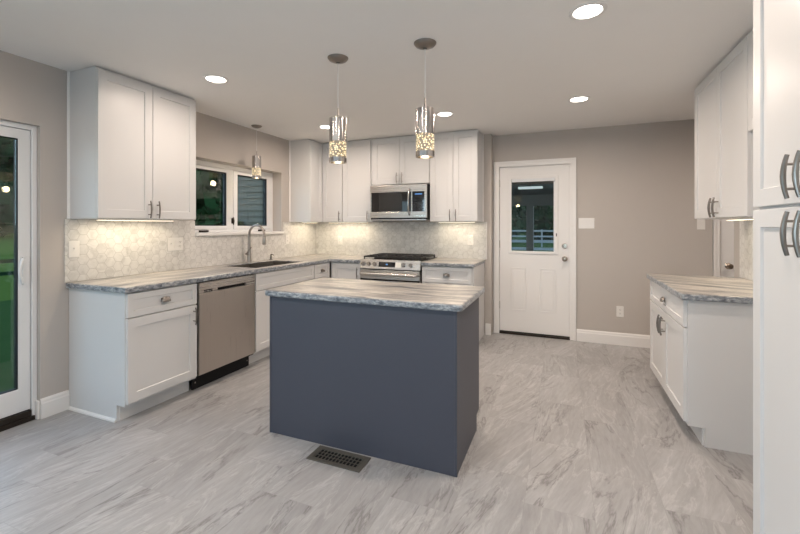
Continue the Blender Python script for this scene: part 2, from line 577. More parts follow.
# ------------------------------------------------------------------ sliding glass door (left wall)
d = empty('door_1', (-0.2, SL0, 0), label='white vinyl sliding glass door in the left wall looking onto the lawn', cat='door', kind='structure')
def rl(o):            # place a mesh made in world coordinates under an unrotated root
    o.location = tuple(-c for c in o.parent.location) if not o.parent.parent else (0, 0, 0)
    return o
fx0, fx1 = -0.17, -0.032
rl(link('door_frame', boxes([(fx0, fx1, SL1 - 0.030, SL1 - 0.001, 0.0, SLT), (fx0, fx1, SL0 + 0.002, SL0 + 0.04, 0.0, SLT),
                             (fx0, fx1, SL0 + 0.04, SL1 - 0.030, SLT - 0.035, SLT - 0.001)]), 'vinyl', d, bevel=0.003))
def sash(y0, y1, x0, x1, z0, z1, st=0.066):
    p = rl(link('door_panel', gridslab([y0, y0 + st, y1 - st, y1], [z0, z0 + st + 0.09, z1 - st, z1], lambda u, v: not (y0 + st < u < y1 - st and z0 + st + 0.09 < v < z1 - st),
                                       lambda u, v, k: (x0 + (x1 - x0) * k, u, v)), 'vinyl', d, bevel=0.004))
    xm = (x0 + x1) / 2
    link('glass_pane', box(xm - 0.004, xm + 0.004, y0 + st + 0.0062, y1 - st - 0.0062, z0 + st + 0.0962, z1 - st - 0.0062), 'pane', p)
    link('glazing_bead', gridslab([y0 + st, y0 + st + 0.006, y1 - st - 0.006, y1 - st], [z0 + st + 0.09, z0 + st + 0.096, z1 - st - 0.006, z1 - st],
         lambda u, v: not (y0 + st + 0.006 < u < y1 - st - 0.006 and z0 + st + 0.096 < v < z1 - st - 0.006), lambda u, v, k: (x0 + 0.0005 + (x1 - x0 - 0.006) * k, u, v)), 'black', p)
    return p
p1 = sash(0.66, SL1 - 0.032, -0.088, -0.046, 0.075, SLT - 0.037)
p2 = sash(SL0 + 0.042, 0.745, -0.155, -0.112, 0.075, SLT - 0.037)
hy = SL1 - 0.075
hm = tube([(-0.042, hy, 1.10), (-0.018, hy - 0.014, 1.09), (-0.006, hy - 0.03, 1.055), (-0.004, hy - 0.035, 1.02), (-0.006, hy - 0.03, 0.985), (-0.018, hy - 0.014, 0.95), (-0.042, hy, 0.94)], 0.009, 10)
bx(hm, -0.0455, -0.034, hy - 0.004, hy + 0.03, 0.925, 1.115)
h = link('pull_handle', hm, 'vinyl', p1, smooth=True)
rl(link('threshold', boxes([(-0.19, -0.020, SL0 + 0.003, SL1 - 0.016, 0.0005, 0.03), (-0.17, -0.030, SL0 + 0.042, SL1 - 0.032, 0.03, 0.07)]), 'bronze', d, bevel=0.003))

# ------------------------------------------------------------------ sink window (left wall recess)
wd = empty('window_1', (-0.2, WN0, WZ0), label='white double casement window above the sink showing dusk outside', cat='window', kind='structure')
ym = 3.475
wx0, wx1 = -0.195, -0.135
fb = []
rl(link('window_frame', gridslab([WN0 + 0.001, WN0 + 0.045, ym - 0.018, ym + 0.018, WN1 - 0.055, WN1 - 0.001], [WZ0 + 0.019, WZ0 + 0.05, WZ1 - 0.05, WZ1 - 0.001],
        lambda u, v: not ((WN0 + 0.045 < u < ym - 0.018 or ym + 0.018 < u < WN1 - 0.055) and WZ0 + 0.05 < v < WZ1 - 0.05), lambda u, v, k: (wx0 + (wx1 - wx0) * k, u, v)), 'vinyl', wd, bevel=0.003))
for y0, y1 in ((WN0 + 0.047, ym - 0.02), (ym + 0.02, WN1 - 0.057)):
    s, z0, z1 = 0.060, WZ0 + 0.052, WZ1 - 0.052
    sh = rl(link('sash', gridslab([y0, y0 + s, y1 - s, y1], [z0, z0 + s * 0.6, z1 - s * 0.6, z1], lambda u, v: not (y0 + s < u < y1 - s and z0 + s * 0.6 < v < z1 - s * 0.6),
                 lambda u, v, k: (-0.185 + 0.055 * k, u, v)), 'vinyl', wd, bevel=0.003))
    link('glass_pane', box(-0.172, -0.166, y0 + s + 0.0082, y1 - s - 0.0082, z0 + s * 0.6 + 0.0082, z1 - s * 0.6 - 0.0122), 'pane', sh)
    link('gasket', gridslab([y0 + s, y0 + s + 0.008, y1 - s - 0.008, y1 - s], [z0 + s * 0.6, z0 + s * 0.6 + 0.008, z1 - s * 0.6 - 0.012, z1 - s * 0.6],
         lambda u, v: not (y0 + s + 0.008 < u < y1 - s - 0.008 and z0 + s * 0.6 + 0.008 < v < z1 - s * 0.6 - 0.012), lambda u, v, k: (-0.1845 + 0.048 * k, u, v)), 'black', sh)
    yc = y0 + 0.17 if y0 < 3 else y1 - 0.17
    cb = box(-0.134, -0.105, yc - 0.05, yc + 0.05, WZ0 + 0.022, WZ0 + 0.042)
    tube([(-0.108, yc + 0.02, WZ0 + 0.034), (-0.098, yc - 0.04, WZ0 + 0.036)], 0.006, 8, cb)
    rl(link('crank_handle', cb, 'bronze', wd, bevel=0.003))
lk = tube([(-0.115, ym, 1.42), (-0.108, ym, 1.38), (-0.112, ym, 1.335)], [0.006, 0.009, 0.006], 8)
bx(lk, -0.134, -0.112, ym - 0.008, ym + 0.008, 1.35, 1.41)
rl(link('lock_lever', lk, 'bronze', wd))
rl(link('window_sill', box(-0.199, 0.030, WN0 + 0.001, WN1 + 0.02, WZ0 - 0.012, WZ0 + 0.018), 'trim', wd, bevel=0.004)).location = (0.2, -WN0, -WZ0)

# unseen rear window, added as an opening for the fill lamp
w2 = empty('added_window_rear', (FW0, -2.8, FZ0), label='added unseen two-pane window behind the camera for fill light', cat='window', kind='structure')
us = [FW0 + 0.001, FW0 + 0.06, (FW0 + FW1) / 2 - 0.03, (FW0 + FW1) / 2 + 0.03, FW1 - 0.06, FW1 - 0.001]
rl(link('window_frame', gridslab(us, [FZ0 + 0.001, FZ0 + 0.06, FZ1 - 0.06, FZ1 - 0.001], lambda u, v: not ((us[1] < u < us[2] or us[3] < u < us[4]) and FZ0 + 0.06 < v < FZ1 - 0.06),
        lambda u, v, k: (u, -2.75 + 0.06 * k, v)), 'vinyl', w2, bevel=0.004))
for a, b in ((us[1], us[2]), (us[3], us[4])):
    rl(link('glass_pane', box(a - 0.004, b + 0.004, -2.723, -2.717, FZ0 + 0.056, FZ1 - 0.056), 'pane', w2))

w3_ = empty('added_window_side', (-0.2, LW0, LZ0), label='added unseen window in the left wall for fill light', cat='window', kind='structure')  # unseen side window, added so cool fill reaches the right side
us = [LW0 + 0.001, LW0 + 0.06, (LW0 + LW1) / 2 - 0.03, (LW0 + LW1) / 2 + 0.03, LW1 - 0.06, LW1 - 0.001]
rl(link('window_frame', gridslab(us, [LZ0 + 0.001, LZ0 + 0.06, LZ1 - 0.06, LZ1 - 0.001], lambda u, v: not ((us[1] < u < us[2] or us[3] < u < us[4]) and LZ0 + 0.06 < v < LZ1 - 0.06),
        lambda u, v, k: (-0.16 + 0.06 * k, u, v)), 'vinyl', w3_, bevel=0.004))
for a, b in ((us[1], us[2]), (us[3], us[4])):
    rl(link('glass_pane', box(-0.133, -0.127, a - 0.004, b + 0.004, LZ0 + 0.056, LZ1 - 0.056), 'pane', w3_))

# ------------------------------------------------------------------ half-glass door in the rear wall
d = empty('door_2', ((D0 + D1) / 2, YD, 0), label='white half-glass door in the rear wall with two lower panels', cat='door', kind='structure')
S0, S1, SZ0, SZ1 = 2.592, 3.392, 0.034, 2.058
G0, G1, GZ0, GZ1 = 2.724, 3.236, 1.012, 1.90
SY = YD + 0.012
slab = rl(link('door_slab', gridslab([S0, G0, G1, S1], [SZ0, GZ0, GZ1, SZ1], lambda u, v: not (G0 < u < G1 and GZ0 < v < GZ1), lambda u, v, k: (u, SY + 0.044 * k, v)), 'trim', d, bevel=0.002))
def ring(x0, x1, z0, z1, wd_, y0, y1):
    return gridslab([x0, x0 + wd_, x1 - wd_, x1], [z0, z0 + wd_, z1 - wd_, z1], lambda u, v: not (x0 + wd_ < u < x1 - wd_ and z0 + wd_ < v < z1 - wd_), lambda u, v, k: (u, y0 + (y1 - y0) * k, v))
link('glass_frame', ring(G0 - 0.026, G1 + 0.026, GZ0 - 0.026, GZ1 + 0.026, 0.034, SY - 0.012, SY - 0.0005), 'trim', slab, bevel=0.004, segs=3)
link('glass_pane', box(G0 - 0.001, G1 + 0.001, SY + 0.014, SY + 0.020, GZ0 - 0.001, GZ1 + 0.001), 'pane', slab)
bl = box(G0 + 0.012, G1 - 0.010, SY - 0.008, SY + 0.012, GZ1 - 0.045, GZ1 - 0.006)
link('blind_headrail', bl, 'vinyl', slab, bevel=0.003)
st = boxes([(G0 + 0.014, G1 - 0.014, SY + 0.003, SY + 0.011, GZ1 - 0.075 + i * 0.007, GZ1 - 0.0715 + i * 0.007) for i in range(4)])
link('blind_slat_stack', st, 'slot', slab)
link('blind_slider', box(G1 + 0.001, G1 + 0.012, SY - 0.018, SY - 0.011, 1.20, 1.235), 'slot', slab, bevel=0.002)
link('slider_track', box(G1 - 0.024, G1 - 0.008, SY - 0.002, SY + 0.010, GZ0 + 0.004, GZ1 - 0.05), 'vinyl', slab)
for a, b in ((2.722, 2.905), (3.055, 3.238)):
    bm = ring(a, b, 0.295, 0.815, 0.012, SY - 0.006, SY - 0.0003)
    bx(bm, a + 0.03, b - 0.03, SY - 0.005, SY - 0.0003, 0.325, 0.785)
    link('raised_panel', bm, 'trim', slab, bevel=0.004, segs=2)
for hz in (0.35, 1.1, 1.85):
    link('hinge', tube([(S0 - 0.004, SY - 0.004, hz - 0.045), (S0 - 0.004, SY - 0.004, hz + 0.045)], 0.006, 10), 'nickel', slab, smooth=True)
def knob_mesh():
    return lathe([(0.030, 0), (0.031, 0.004), (0.026, 0.008), (0.010, 0.012), (0.009, 0.028), (0.016, 0.034), (0.026, 0.044), (0.028, 0.054), (0.022, 0.064), (0.0, 0.068)], 28, mtx=ROTX)
link('knob', knob_mesh(), 'knobm', slab, (3.332, SY - 0.0005, 0.938), smooth=True)
db = lathe([(0.030, 0), (0.031, 0.008), (0.026, 0.014), (0.0, 0.015)], 28, mtx=ROTX)
bx(db, -0.005, 0.005, -0.028, -0.013, -0.016, 0.016)
link('deadbolt', db, 'knobm', slab, (3.332, SY - 0.0005, 1.088), smooth=True)
rl(link('door_frame', boxes([(D0 + 0.001, S0 - 0.004, YD + 0.001, YD + 0.125, 0, SZ1 + 0.004), (S1 + 0.004, D1 - 0.001, YD + 0.001, YD + 0.125, 0, SZ1 + 0.004), (D0 + 0.001, D1 - 0.001, YD + 0.001, YD + 0.125, SZ1 + 0.004, DT - 0.001)]), 'trim', d))
def casing(x0, x1, z1, wd_, y):
    """stepped door casing, mitred by its outline"""
    bm = bmesh.new()
    for a, t in ((0.0, 0.012), (wd_ * 0.62, 0.018)):
        i0, i1, iz = x0 + a * 0, x1, z1
        gridslab([x0, x0 + wd_ - a, x1 - wd_ + a, x1], [0.0, z1 - wd_ + a, z1], lambda u, v: not (x0 + wd_ - a < u < x1 - wd_ + a and v < z1 - wd_ + a), lambda u, v, k: (u, y - t * (1 - k) - 0.0005, v), bm)
    return bm
rl(link('door_casing', casing(2.520, 3.455, 2.112, 0.068, YD), 'trim', d, bevel=0.003))
rl(link('threshold', boxes([(S0 - 0.003, S1 + 0.003, YD - 0.012, YD + 0.12, 0.0005, 0.022), (S0, S1, SY + 0.004, SY + 0.04, 0.022, 0.033)]), 'bronze', d, bevel=0.003))

# plain door in the hall end
d = empty('door_3', ((E0 + E1) / 2, YD, 0), label='plain white hall door with a dark round knob past the side counter', cat='door', kind='structure')
slab = rl(link('door_slab', box(E0 + 0.02, E1 - 0.02, SY, SY + 0.04, 0.012, DT - 0.02), 'trim', d, bevel=0.002))
for z0, z1 in ((0.25, 0.85), (1.05, 1.9)):
    for a, b in ((E0 + 0.13, E0 + 0.35), (E0 + 0.44, E1 - 0.13)):
        link('raised_panel', ring(a, b, z0, z1, 0.014, SY - 0.005, SY - 0.0003), 'trim', slab, bevel=0.003)
link('knob', knob_mesh(), 'knobm', slab, (E0 + 0.085, SY - 0.0005, 0.913), smooth=True)
rl(link('door_casing', casing(E0 - 0.045, E1 + 0.045, DT + 0.05, 0.055, YD), 'trim', d, bevel=0.003))
rl(link('door_frame', boxes([(E0 + 0.001, E0 + 0.016, YD + 0.001, YD + 0.125, 0, DT - 0.001), (E1 - 0.016, E1 - 0.001, YD + 0.001, YD + 0.125, 0, DT - 0.001), (E0 + 0.016, E1 - 0.016, YD + 0.001, YD + 0.125, DT - 0.016, DT - 0.001), (E0 + 0.016, E1 - 0.016, SY + 0.06, SY + 0.1, 0, DT - 0.016)]), 'trim', d))

# ------------------------------------------------------------------ cabinet parts
def shaker(w_, h_, t=0.02, fr=0.062, rec=0.008):
    """front at y = -t, x 0..w, z 0..h"""
    bm = bmesh.new()
    def rg(i, y):
        return [bm.verts.new(p) for p in ((i, y, i), (w_ - i, y, i), (w_ - i, y, h_ - i), (i, y, h_ - i))]
    e = 0.0018
    rings = [rg(0, 0), rg(0, -t + e), rg(e, -t), rg(fr, -t), rg(fr + 0.003, -t + rec), ]
    bm.faces.new(rings[0])
    for a, b in zip(rings, rings[1:]):
        for k in range(4):
            bm.faces.new((a[k], a[(k + 1) % 4], b[(k + 1) % 4], b[k]))
    bm.faces.new(rings[-1])
    return bm

def bar_pull(parent, x, z, y=-0.02, ln=0.135, vertical=True, mat='pull'):
    bm = bmesh.new()
    n = 9
    pts = []
    for i in range(n):
        s = i / (n - 1) * 2 - 1
        d_ = 0.034 - 0.010 * (s * s)
        pts.append((0, -d_, s * ln / 2) if vertical else (s * ln / 2, -d_, 0))
    tube(pts, [0.0048 + 0.0016 * (1 - abs(i / (n - 1) * 2 - 1)) for i in range(n)], 10, bm, flat=(0.8, 1.3) if vertical else (1.3, 0.8))
    for s in (-1, 1):
        q = s * 0.038
        a = (0, 0, q) if vertical else (q, 0, 0)
        b = (0, -0.030, q) if vertical else (q, -0.030, 0)
        tube([a, b], 0.0042, 10, bm)
    return link('bar_pull', bm, mat, parent, (x, y - 0.0003, z), smooth=True)

def cup_pull(parent, x, z, y=-0.02, w_=0.078):
    bm = bmesh.new()
    nu, nv = 16, 8
    R = []
    for j in range(nv + 1):
        b = PI / 2 * j / nv
        R.append([bm.verts.new((-math.cos(PI * i / nu) * (w_ / 2) * (1 - 0.25 * (j / nv) ** 2), -math.sin(PI * i / nu) ** 0.7 * 0.025 * math.cos(b) - 0.001, 0.036 * math.sin(b) * math.sin(PI * i / nu) ** 0.5 - 0.014)) for i in range(nu + 1)])
    for a, b in zip(R, R[1:]):
        for i in range(nu):
            try:
                bm.faces.new((a[i], a[i + 1], b[i + 1], b[i]))
            except ValueError:
                pass
    bmesh.ops.remove_doubles(bm, verts=bm.verts, dist=0.00005)
    bx(bm, -w_ / 2 + 0.004, w_ / 2 - 0.004, -0.002, 0.0, -0.013, 0.016)
    return link('cup_pull', bm, 'pull', parent, (x, y - 0.0003, z), smooth=True, angle=60)

def door(root, x0, x1, z0, z1, pull=None, pz=None, fr=0.062, mat='cab', name='door'):
    o = link(name, shaker(x1 - x0, z1 - z0, fr=fr), mat, root, (x0, -0.0005, z0))
    if pull == 'l':
        bar_pull(o, 0.034, pz - z0)
    elif pull == 'r':
        bar_pull(o, x1 - x0 - 0.034, pz - z0)
    return o

def drawer(root, x0, x1, z0, z1, pull=True, mat='cab'):
    o = link('drawer', shaker(x1 - x0, z1 - z0, fr=0.042), mat, root, (x0, -0.0005, z0))
    if pull:
        cup_pull(o, (x1 - x0) / 2, (z1 - z0) / 2)
    return o

KICK, CT = 0.112, 0.874
def base_box(root, w_, depth, left_end=False, right_end=False, mat='cab', hollow=False):
    a = 0.018 if left_end else 0.0
    b = w_ - (0.018 if right_end else 0.0)
    if hollow:      # open box that the sink bowls hang in
        link('carcass', boxes([(a, a + 0.018, 0.0, depth, KICK, CT), (b - 0.018, b, 0.0, depth, KICK, CT), (a + 0.018, b - 0.018, 0.0, depth, KICK, KICK + 0.018),
                               (a + 0.018, b - 0.018, depth - 0.01, depth, KICK + 0.018, CT), (a + 0.018, b - 0.018, 0.0, 0.018, KICK + 0.018, CT)]), mat, root)
    else:
        link('carcass', prism([(0.0, KICK), (depth, KICK), (depth, CT), (0.0, CT)], lambda u, v, k: (a if k == 0 else b, u, v)), mat, root)
    link('toe_kick', box(a, b, 0.075, 0.09, 0.0, KICK - 0.001), mat, root)
    for on, x0 in ((left_end, 0.0), (right_end, w_ - 0.018)):
        if on:
            link('end_panel', prism([(0.0, KICK), (0.083, KICK), (0.083, 0.0), (depth, 0.0), (depth, CT), (0.0, CT)], lambda u, v, k: (x0 + 0.0003 if k == 0 else x0 + 0.0177, u, v)), mat, root)

def upper_box(root, w_, depth, z0, z1):
    link('carcass', boxes([(0, w_, 0, depth, z0, z1)]), 'cab', root, bevel=0.001)

# ------------------------------------------------------------------ left base run
LX = 0.61                                  # carcass front, doors stand 2 cm proud
R90, RM90 = PI / 2, -PI / 2
r = empty('base_cabinet', (LX, 1.784, 0), R90, 'white one-door base cabinet at the open end of the left run', 'cabinet', 'white base cabinets')
base_box(r, 0.561, 0.606, left_end=True)
drawer(r, 0.006, 0.556, 0.706, 0.866)
door(r, 0.006, 0.556, 0.130, 0.698, 'r', 0.615)
link('shoe_molding', prism([(0, 0), (0.014, 0), (0.012, 0.010), (0.004, 0.019), (0, 0.019)], lambda u, v, k: (-u, 0.084 if k == 0 else 0.605, v)), 'trim', r)

r = empty('base_cabinet', (LX, 2.997, 0), R90, 'white sink base cabinet with a wide plain false front beside the dishwasher', 'cabinet', 'white base cabinets')
base_box(r, 0.972, 0.606, hollow=True)
drawer(r, 0.006, 0.966, 0.706, 0.866, pull=False)
door(r, 0.006, 0.484, 0.130, 0.698, 'r', 0.615)
door(r, 0.488, 0.966, 0.130, 0.698, 'l', 0.615)
r = empty('base_cabinet', (LX, 3.971, 0), R90, 'narrow white base cabinet with a single drawer in the inner corner', 'cabinet', 'white base cabinets')
base_box(r, 0.3585, 0.606)
drawer(r, 0.004, 0.331, 0.706, 0.866)
door(r, 0.004, 0.331, 0.130, 0.698, 'l', 0.615)

# dishwasher
r = empty('dishwasher', (LX, 2.352, 0), R90, 'stainless dishwasher with a pocket handle and black kick plate', 'dishwasher')
dw = 0.638
link('tub', box(0.004, dw - 0.004, 0.0, 0.59, 0.11, 0.868), 'black', r)
link('door_front', box(0.006, dw - 0.006, -0.024, -0.0005, 0.128, 0.776), 'steel', r, bevel=0.004)
link('control_strip', gridslab([0.006, 0.19, 0.52, dw - 0.006], [0.778, 0.781, 0.806, 0.866], lambda u, v: not (0.19 < u < 0.52 and 0.781 < v < 0.806), lambda u, v, k: (u, -0.024 + 0.0235 * k, v)), 'steelx', r, bevel=0.002)
link('pocket_handle', box(0.185, 0.525, -0.006, -0.002, 0.779, 0.808), 'black', r)
link('vent_grille', boxes([(0.05, 0.088, -0.0255, -0.0243, 0.785 + i * 0.012, 0.793 + i * 0.012) for i in range(2)] + [(0.094, 0.135, -0.0255, -0.0243, 0.785 + i * 0.012, 0.793 + i * 0.012) for i in range(2)]), 'black', r)
k = link('kick_plate', box(0.006, dw - 0.006, 0.05, 0.065, 0.001, 0.108), 'black', r)
link('screw', lathe([(0.006, 0), (0.005, 0.003), (0, 0.003)], 10, mtx=ROTX), 'nickel', k, (0.03, 0.0498, 0.055))
link('screw', lathe([(0.006, 0), (0.005, 0.003), (0, 0.003)], 10, mtx=ROTX), 'nickel', k, (dw - 0.03, 0.0498, 0.055))

# ------------------------------------------------------------------ rear base run
BY = 4.33
r = empty('base_cabinet', (0.632, BY, 0), 0, 'white corner base cabinet left of the range', 'cabinet', 'white base cabinets')
base_box(r, 0.424, 0.605)
door(r, 0.030, 0.420, 0.130, 0.866, 'r', 0.755)
r = empty('base_cabinet', (1.834, BY, 0), 0, 'white base cabinet with cup-pull drawer right of the range', 'cabinet', 'white base cabinets')
base_box(r, 0.592, 0.605, right_end=True)
drawer(r, 0.005, 0.572, 0.690, 0.866)
door(r, 0.005, 0.2875, 0.130, 0.682, 'r', 0.60)
door(r, 0.2905, 0.572, 0.130, 0.682, 'l', 0.60)

# ------------------------------------------------------------------ right base cabinet
r = empty('base_cabinet', (4.012, 3.95, 0), RM90, 'white base cabinet with wide drawer and two doors against the right wall', 'cabinet', 'white base cabinets')
base_box(r, 1.03, 0.605, right_end=True, left_end=True)
drawer(r, 0.004, 1.012, 0.706, 0.866)
door(r, 0.004, 0.5065, 0.130, 0.698, 'r', 0.60)
door(r, 0.5095, 1.012, 0.130, 0.698, 'l', 0.60)

# ------------------------------------------------------------------ countertops
CZ0, CZ1 = 0.875, 0.915
SK = (0.125, 0.555, 3.09, 3.86)            # sink cut-out
CF = 0.648
BF = YK - CF - 0.006
def lf(x, y):
    if SK[0] < x < SK[1] and SK[2] < y < SK[3]:
        return False
    return x < CF or y > BF
bm = gridslab([0.002, SK[0], SK[1], CF, 1.058], [1.762, SK[2], SK[3], BF, YK - 0.002], lf, lambda u, v, k: (u, v, CZ0 + (CZ1 - CZ0) * k))
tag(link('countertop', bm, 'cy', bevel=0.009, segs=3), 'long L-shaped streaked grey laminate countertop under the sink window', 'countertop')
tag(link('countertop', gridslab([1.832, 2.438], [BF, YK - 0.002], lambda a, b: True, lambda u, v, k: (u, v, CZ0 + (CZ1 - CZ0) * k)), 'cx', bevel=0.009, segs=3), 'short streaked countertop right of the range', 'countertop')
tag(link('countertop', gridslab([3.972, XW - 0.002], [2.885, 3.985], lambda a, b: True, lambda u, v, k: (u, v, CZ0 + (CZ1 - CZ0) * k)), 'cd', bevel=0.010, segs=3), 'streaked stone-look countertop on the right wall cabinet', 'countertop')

# sink
bm = bmesh.new()
a, b, c_, e = SK[0] + 0.004, SK[1] - 0.004, SK[2] + 0.004, SK[3] - 0.004
ym_ = (c_ + e) / 2
def basin(y0, y1):
    t = [bm.verts.new(p) for p in ((a, y0, 0.908), (b, y0, 0.908), (b, y1, 0.908), (a, y1, 0.908))]
    m_ = [bm.verts.new(p) for p in ((a + 0.012, y0 + 0.012, 0.72), (b - 0.012, y0 + 0.012, 0.72), (b - 0.012, y1 - 0.012, 0.72), (a + 0.012, y1 - 0.012, 0.72))]
    for i in range(4):
        bm.faces.new((t[i], t[(i + 1) % 4], m_[(i + 1) % 4], m_[i]))
    bm.faces.new(m_)
basin(c_, ym_ - 0.012)
basin(ym_ + 0.012, e)
bx(bm, a, b, ym_ - 0.0119, ym_ + 0.0119, 0.84, 0.905)
sk = tag(link('sink', bm, 'sink'), 'dark double-bowl undermount sink below the window', 'sink')
md = sk.modifiers.new('wall_thickness', 'SOLIDIFY')
md.thickness = 0.003
md.offset = -1
for yy in ((c_ + ym_) / 2, (ym_ + e) / 2):
    link('drain', lathe([(0.042, 0), (0.040, 0.003), (0.03, 0.002), (0, 0.001)], 24), 'chrome', sk, ((a + b) / 2, yy, 0.7215), smooth=True)

# faucet
FX, FY = 0.072, 3.52
r = empty('faucet', (FX, FY, CZ1), 0, 'brushed nickel gooseneck pull-down faucet behind the sink', 'faucet')
link('base', lathe([(0.030, 0), (0.030, 0.006), (0.025, 0.012), (0.022, 0.06), (0.019, 0.11), (0.0145, 0.2), (0.013, 0.28), (0.013, 0.285), (0, 0.285)], 24), 'nickel', r, (0, 0, 0.0005), smooth=True)
pts = [(0, 0, 0.2855)]
for i in range(0, 15):
    t_ = PI - PI * 1.02 * i / 14
    pts.append((0.105 + 0.105 * math.cos(t_), 0, 0.31 + 0.105 * math.sin(t_)))
link('spout', tube(pts, 0.0125, 14), 'nickel', r, smooth=True)
link('spray_head', lathe([(0.0, -0.10), (0.019, -0.10), (0.021, -0.09), (0.018, -0.03), (0.0135, 0.0), (0.0, 0.0)], 20), 'nickel', r, (0.2115, 0, 0.302), smooth=True)
hb = tube([(0.0, -0.0235, 0.09), (0.0, -0.05, 0.10)], [0.013, 0.012], 14)
tube([(0.0, -0.044, 0.10), (0.045, -0.058, 0.135), (0.085, -0.064, 0.175)], [0.007, 0.0065, 0.008], 10, hb)
link('lever_handle', hb, 'nickel', r, smooth=True)
r = empty('soap_dispenser', (0.07, 3.885, CZ1), 0, 'small dark soap dispenser on the countertop beside the sink', 'soap dispenser')
link('pump_body', lathe([(0.02, 0), (0.02, 0.005), (0.012, 0.01), (0.011, 0.045), (0.0, 0.045)], 18), 'pull', r, (0, 0, 0.0005), smooth=True)
link('nozzle', tube([(0, 0, 0.046), (0.0, 0, 0.062), (0.03, -0.008, 0.066), (0.055, -0.014, 0.058)], [0.009, 0.009, 0.006, 0.005], 10), 'pull', r, smooth=True)

# ------------------------------------------------------------------ backsplashes
BT = 1.372
def bs(y, z):
    return z < WZ0 - 0.013 or not (WN0 - 0.0 < y < WN1 + 0.0225)
tag(link('backsplash', gridslab([1.756, WN0 - 0.0015, WN1 + 0.0225, YK - 0.012], [CZ1 + 0.001, WZ0 - 0.0135, BT], bs, lambda u, v, k: (0.0005 + 0.009 * k, u, v)), 'hexy'),
    'marble hexagon tile backsplash on the left wall around the sink window', 'backsplash')
tag(link('backsplash', box(0.001, 2.452, YK - 0.0095, YK - 0.0005, CZ1 + 0.001, BT), 'hexx'), 'marble hexagon tile backsplash behind the range', 'backsplash')
tag(link('backsplash', box(XW - 0.0095, XW - 0.0005, 2.885, 3.99, CZ1 + 0.001, BT), 'hexy'), 'warm-lit tile backsplash over the right wall countertop', 'backsplash')
tag(link('tile_edge_strip', boxes([(2.4525, 2.459, YK - 0.012, YK - 0.0005, CZ1 + 0.001, BT)]), 'trim'), 'thin white edge strip ending the rear backsplash', 'trim strip')

# ------------------------------------------------------------------ upper cabinets
UZ0, UZ1 = 1.374, 2.424
UD = 0.306
def upper(label, loc, rz, w_, doors, z0=UZ0, z1=UZ1, depth=UD, name='wall_cabinet'):
    r_ = empty(name, loc, rz, label, 'cabinet', 'white wall cabinets')
    upper_box(r_, w_, depth, z0, z1)
    for x0, x1, pl in doors:
        door(r_, x0, x1, z0 + 0.004, z1 - 0.006, pl, z0 + 0.075)
    return r_
r = upper('white two-door wall cabinet nearest the glass door, on the left wall', (0.308, 1.784, 0), R90, 0.812, [(0.003, 0.4045, 'r'), (0.4075, 0.809, 'l')])
link('scribe_molding', prism([(0, 0), (0.012, 0), (0.012, 0.006), (0.004, 0.016), (0, 0.016)], lambda u, v, k: (-u, 0.3065 - v, BT + 0.002 if k == 0 else HC - 0.002)), 'trim', r)
link('top_filler', box(0.003, 0.809, 0.004, 0.3, UZ1 + 0.0005, HC - 0.002), 'cab', r)

# inner-corner cabinet: L-shaped box, two door leaves folded round the corner
r = empty('wall_cabinet', (0, 4.33, 0), 0, 'white L-shaped corner wall cabinet between window and microwave', 'cabinet', 'white wall cabinets')
UY = 4.632                                 # rear wall uppers: carcass front
link('carcass', prism([(0.002, 0.0), (0.308, 0.0), (0.308, UY - 4.33), (0.626, UY - 4.33), (0.626, YK - 0.002 - 4.33), (0.002, YK - 0.002 - 4.33)], lambda u, v, k: (u, v, UZ0 if k == 0 else UZ1)), 'cab', r, bevel=0.001)
a = link('door', shaker(0.277, UZ1 - UZ0 - 0.01, fr=0.055), 'cab', r, (0.3085, 0.003, UZ0 + 0.004))
a.rotation_euler = (0, 0, R90)
a = link('door', shaker(0.292, UZ1 - UZ0 - 0.01, fr=0.055), 'cab', r, (0.332, UY - 4.33 - 0.0005, UZ0 + 0.004))
bar_pull(a, 0.292 - 0.034, 0.071)
link('scribe_molding', prism([(0, 0), (0.012, 0), (0.012, 0.006), (0.004, 0.016), (0, 0.016)], lambda u, v, k: (0.002 + v, -u - 0.0005, BT + 0.002 if k == 0 else HC - 0.002)), 'trim', r)
link('top_filler', prism([(0.01, 0.004), (0.304, 0.004), (0.304, UY - 4.33 + 0.004), (0.622, UY - 4.33 + 0.004), (0.622, 0.55), (0.01, 0.55)], lambda u, v, k: (u, v, UZ1 + 0.0005 if k == 0 else HC - 0.002)), 'cab', r)

r = upper('tall white single-door wall cabinet left of the microwave', (0.632, UY, 0), 0, 0.428, [(0.004, 0.408, 'r')])
link('top_filler', box(0.003, 0.425, 0.004, 0.3, UZ1 + 0.0005, HC - 0.002), 'cab', r)
r = upper('short white two-door wall cabinet above the microwave', (1.064, UY, 0), 0, 0.764, [(0.006, 0.3805, 'r'), (0.3835, 0.758, 'l')], z0=1.838)
link('top_filler', box(0.003, 0.761, 0.004, 0.3, UZ1 + 0.0005, HC - 0.002), 'cab', r)
r = upper('tall white two-door wall cabinet right of the microwave', (1.832, UY, 0), 0, 0.576, [(0.004, 0.2865, 'r'), (0.2895, 0.572, 'l')])
link('top_filler', box(0.003, 0.573, 0.004, 0.3, UZ1 + 0.0005, HC - 0.002), 'cab', r)
link('scribe_molding', prism([(0, 0), (0.012, 0), (0.012, 0.006), (0.004, 0.016), (0, 0.016)], lambda u, v, k: (0.5765 + u, 0.3065 - v, BT + 0.002 if k == 0 else HC - 0.002)), 'trim', r)

